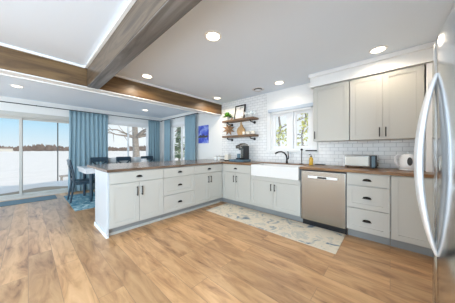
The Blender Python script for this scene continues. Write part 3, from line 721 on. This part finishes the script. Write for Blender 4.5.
# lower shelf: star, round boards, cups
t = thing('wooden_star', 'brown wooden starburst standing at the left end of the lower shelf', 'decoration', (-2.985, 3.35, SZ2), .7)
st = MB(); R0 = .165; cz = .165
for k in range(8):
    a = PI/2+2*PI*k/8+PI/8; r1 = R0 if k % 2 == 0 else R0*.98
    tip = (r1*math.cos(a), 0, cz+r1*math.sin(a)); bl = a-PI/8; br_ = a+PI/8; rr = .078
    p1 = (rr*math.cos(bl), 0, cz+rr*math.sin(bl)); p2 = (rr*math.cos(br_), 0, cz+rr*math.sin(br_)); c1 = (0, -.03, cz); c2 = (0, .03, cz)
    st.add([tip, p1, p2, c1, c2], [(0, 1, 3), (0, 3, 2), (0, 4, 1), (0, 2, 4)])
st.build('starburst', M['star'], t)
for i, (x_, r, y_, hz, lab) in enumerate(((-2.69, .115, 3.44, .345, 'larger round wooden board leaning on the lower shelf'), (-2.61, .095, 3.385, .25, 'smaller round wooden board in front of the larger one'))):
    t = thing('serving_board', lab, 'board', (x_, y_, SZ2+.001))
    d = MB(); d.prism([(r*math.cos(2*PI*k/28), r+r*math.sin(2*PI*k/28)) for k in range(28)], -.008, .008, 'y').build('disc', M['wicker'], t)
    h = MB().prism([(-.022, 2*r-.01), (.022, 2*r-.01), (.018, hz-.02), (.010, hz), (-.010, hz), (-.018, hz-.02)], -.007, .007, 'y').build('handle', M['wicker'], t)
    for o in t.children: o.rotation_euler = (-.10, 0, 0)
cup = [(.026, 0), (.034, .006), (.038, .075), (.035, .075), (.031, .010), (.001, .008)]
cups = None
for i, x_ in enumerate((-2.50, -2.435, -2.37, -2.305, -2.24)):
    lab = 'small cream cup on the lower shelf, '+('next to the round boards', 'second from the round boards', 'middle of the row', 'second from the window end', 'at the window end')[i]
    if cups is None:
        t = cups = thing('cup', lab, 'cup', (x_, 3.33, SZ2), R90, group='cream cups on the lower shelf')
        MB().lathe(cup).build('body', M['ceramic'], t)
        MB().tube([(.034, 0, .060), (.052, 0, .060), (.058, 0, .040), (.050, 0, .022), (.032, 0, .020)], .005, 8).build('handle', M['ceramic'], t)
    else: dup(cups, (x_, 3.33+.05*(i % 2), SZ2), R90, lab)

# ------------------------------------------------------------------ counter things
CZ = .915
t = thing('pod_drawer', 'low slate blue pod drawer under the coffee maker', 'drawer box', (-2.52, 3.20, CZ))
MB().box(-.20, .20, -.14, .15, 0, .05, .006).build('body', M['tray'], t)
d = MB().box(-.19, .19, -.152, -.1405, .006, .044, .003).build('drawer', M['tray'], t)
MB().box(-.03, .03, -.160, -.1525, .02, .03, .002).build('handle', M['black'], d)
t = thing('coffee_maker', 'black and silver coffee maker on the slate blue pod drawer', 'coffee maker', (-2.475, 3.22, CZ+.051), -.2)
t.scale = (.86, 1.0, 1.12)
MB().box(-.085, .085, -.115, .12, 0, .03, .008).build('base', M['black'], t)
MB().box(-.08, .08, .02, .12, .03, .25, .012).build('column', M['steel'], t, 'silver column')
MB().box(.082, .13, -.02, .12, .0, .27, .012).build('water_tank', M['black'], t)
hb = MB().prism([(-.115, .215), (.12, .25), (.12, .30), (.03, .325), (-.09, .285), (-.12, .25)], -.082, .082, 'x').build('brew_head', M['steel'], t)
MB().tube([(-.085, -.06, .255), (-.06, -.135, .27), (0, -.15, .272), (.06, -.135, .27), (.085, -.06, .255)], .008, 8).build('lever', M['black'], hb)
MB().cyl((0, -.05, .19), (0, -.05, .222), .03, .045).build('brew_spout', M['black'], t)
tag(MB().lathe([(.030, 0), (.038, .01), (.040, .09), (.037, .09), (.034, .015), (.001, .012)]).build('mug', M['tray'], loc=(-2.51, 3.150, CZ+.0855)), 'dark blue mug under the coffee maker spout', 'mug')
# canister + dishes on the peninsula end of the counter
t = thing('canister', 'pale square canister with a dark base left of the coffee maker', 'canister', (-2.90, 3.22, CZ))
MB().box(-.06, .06, -.06, .06, .0, .022, .004).build('base', M['bronze'], t)
MB().box(-.056, .056, -.056, .056, .0225, .15, .01).build('body', M['ceramic'], t)
MB().box(-.06, .06, -.06, .06, .151, .17, .006).build('lid', M['trim'], t)
for i, (x_, y_, lab) in enumerate(((-3.28, 3.18, 'clear drinking glass on the counter, farther from the canister'), (-3.10, 3.12, 'clear drinking glass on the counter, next to the canister'))):
    tag(MB().lathe(tm, seg=20).build('drinking_glass', M['glassy'], loc=(x_, y_, CZ)), lab, 'glass', 'clear glasses on the counter')
t = thing('wire_rack', 'small grey wire rack on the counter behind the glasses', 'rack', (-3.20, 3.30, CZ))
for z_ in (.02, .10):
    MB().tube([(-.13, -.06, z_), (.13, -.06, z_), (.13, .06, z_), (-.13, .06, z_), (-.13, -.06, z_)], .004, 6).build('rail', M['steel'], t)
for sx in (-.13, .13):
    for sy in (-.06, .06): MB().cyl((sx, sy, 0), (sx, sy, .12), .004, seg=6).build('post', M['steel'], t)
# faucet
t = thing('faucet', 'matte black faucet behind the farmhouse sink', 'faucet', (-1.49, 3.37, CZ))
MB().lathe([(.028, 0), (.028, .008), (.021, .014), (.021, .05), (.001, .05)]).build('base', M['iron'], t)
sx, sy = -.13, -.20
MB().tube([(0, 0, .04), (0, 0, .10), (-.008, -.012, .16), (-.03, -.045, .205), (-.065, -.10, .228), (-.10, -.155, .222), (-.125, -.19, .205), (-.135, -.205, .190)], [.018, .017, .016, .015, .014, .014, .016, .017], 12).build('spout', M['iron'], t)
MB().tube([(.018, 0, .085), (.035, 0, .10), (.030, .004, .16), (.018, .006, .235)], [.012, .012, .010, .008], 8).build('lever', M['iron'], t)
# paper towel post
t = thing('towel_post', 'slim black paper towel post beside the sink', 'paper towel holder', (-1.215, 3.395, CZ))
MB().lathe([(.045, 0), (.045, .008), (.012, .012)]).build('base', M['iron'], t)
MB().cyl((0, 0, .010), (0, 0, .25), .008, seg=10).build('post', M['iron'], t)
MB().lathe([(.004, .25), (.018, .255), (.024, .268), (.018, .282), (.004, .288)], seg=14).build('knob', M['iron'], t)
# towel bar under the window corner
t = thing('towel_bar', 'short black bar mounted on the wall above the soap bottle', 'towel bar', (-1.06, YF-.022, 1.165))
MB().cyl((-.095, -.05, 0), (.095, -.05, 0), .011, seg=10).build('bar', M['iron'], t)
for s_ in (-.075, .075): MB().cyl((s_, -.0005, 0), (s_, -.05, 0), .012, seg=10).build('mount', M['iron'], t)
# soap bottle
t = thing('soap_bottle', 'amber soap bottle with black pump right of the sink', 'bottle', (-1.02, 3.30, CZ))
MB().lathe([(.030, 0), (.033, .006), (.033, .10), (.026, .125), (.014, .135), (.014, .142)]).build('body', M['amber'], t)
MB().lathe([(.016, .142), (.016, .158), (.005, .160), (.005, .180), (.001, .18)], seg=14).build('pump', M['black'], t)
MB().tube([(0, 0, .178), (-.02, -.02, .182), (-.03, -.03, .172)], .005, 8).build('nozzle', M['black'], t)
tag(MB().box(-.075, .075, -.045, .045, 0, .015, .004).build('sponge_tray', M['black'], loc=(-.91, 3.42, CZ)), 'small black tray on the counter right of the soap bottle', 'tray')
# toaster
t = thing('toaster', 'stainless toaster with a black control end on the counter', 'toaster', (-.335, 3.29, CZ), .0)
t.scale = (.93, 1, 1)
MB().box(-.19, .135, -.09, .09, .012, .185, .022).build('shell', M['steel'], t)
MB().box(.136, .215, -.088, .088, .010, .183, .015).build('control_end', M['black'], t, 'black control end')
for s_ in (-.035, .035): MB().box(-.15, .10, s_-.013, s_+.013, .1852, .188).build('slot', M['slot'], t)
MB().box(.2155, .235, -.02, .02, .11, .125, .004).build('lever', M['steel'], t)
MB().lathe([(.018, 0), (.018, .012), (.001, .012)], seg=14).xf(Matrix.Translation((.2155, .04, .05)) @ Matrix.Rotation(R90, 4, 'Y')).build('dial', M['steel'], t)
MB().box(-.205, -.1905, -.088, .088, .010, .183, .006).build('end_cap', M['plastic_white'], t, 'pale end cap')
MB().box(.155, .196, -.094, -.0885, .02, .175, .002).build('side_strip', M['tray'], t)
for sx in (-.15, .17):
    for sy in (-.06, .06): MB().cyl((sx, sy, 0), (sx, sy, .0115), .012, seg=8).build('foot', M['black'], t)
# kettle
t = thing('kettle', 'white electric kettle on the counter near the refrigerator', 'kettle', (.165, 3.24, CZ), .2)
MB().lathe([(.07, 0), (.085, .004), (.085, .02), (.07, .024)]).build('base', M['plastic_white'], t)
b_ = MB().lathe([(.072, .025), (.080, .032), (.078, .08), (.072, .15), (.060, .195), (.040, .212), (.001, .216)], seg=28).build('body', M['plastic_white'], t)
MB().lathe([(.001, .24), (.012, .236), (.014, .222), (.010, .216)], seg=14).build('lid_knob', M['plastic_white'], t)
MB().tube([(-.052, 0, .195), (-.095, 0, .20), (-.118, 0, .165), (-.115, 0, .10), (-.095, 0, .065), (-.072, 0, .055)], [.011, .012, .012, .012, .011, .010], 10).build('handle', M['plastic_white'], t)
MB().tube([(.058, 0, .165), (.085, 0, .19), (.100, 0, .198)], [.026, .018, .012], 10).build('spout', M['plastic_white'], t)
wv = [(.024*math.cos(2*PI*k/20), .118+.052*math.sin(2*PI*k/20)) for k in range(20)]
MB().prism(wv, -.083, -.074, 'y').build('water_window', M['slot'], t, 'grey oval water window')
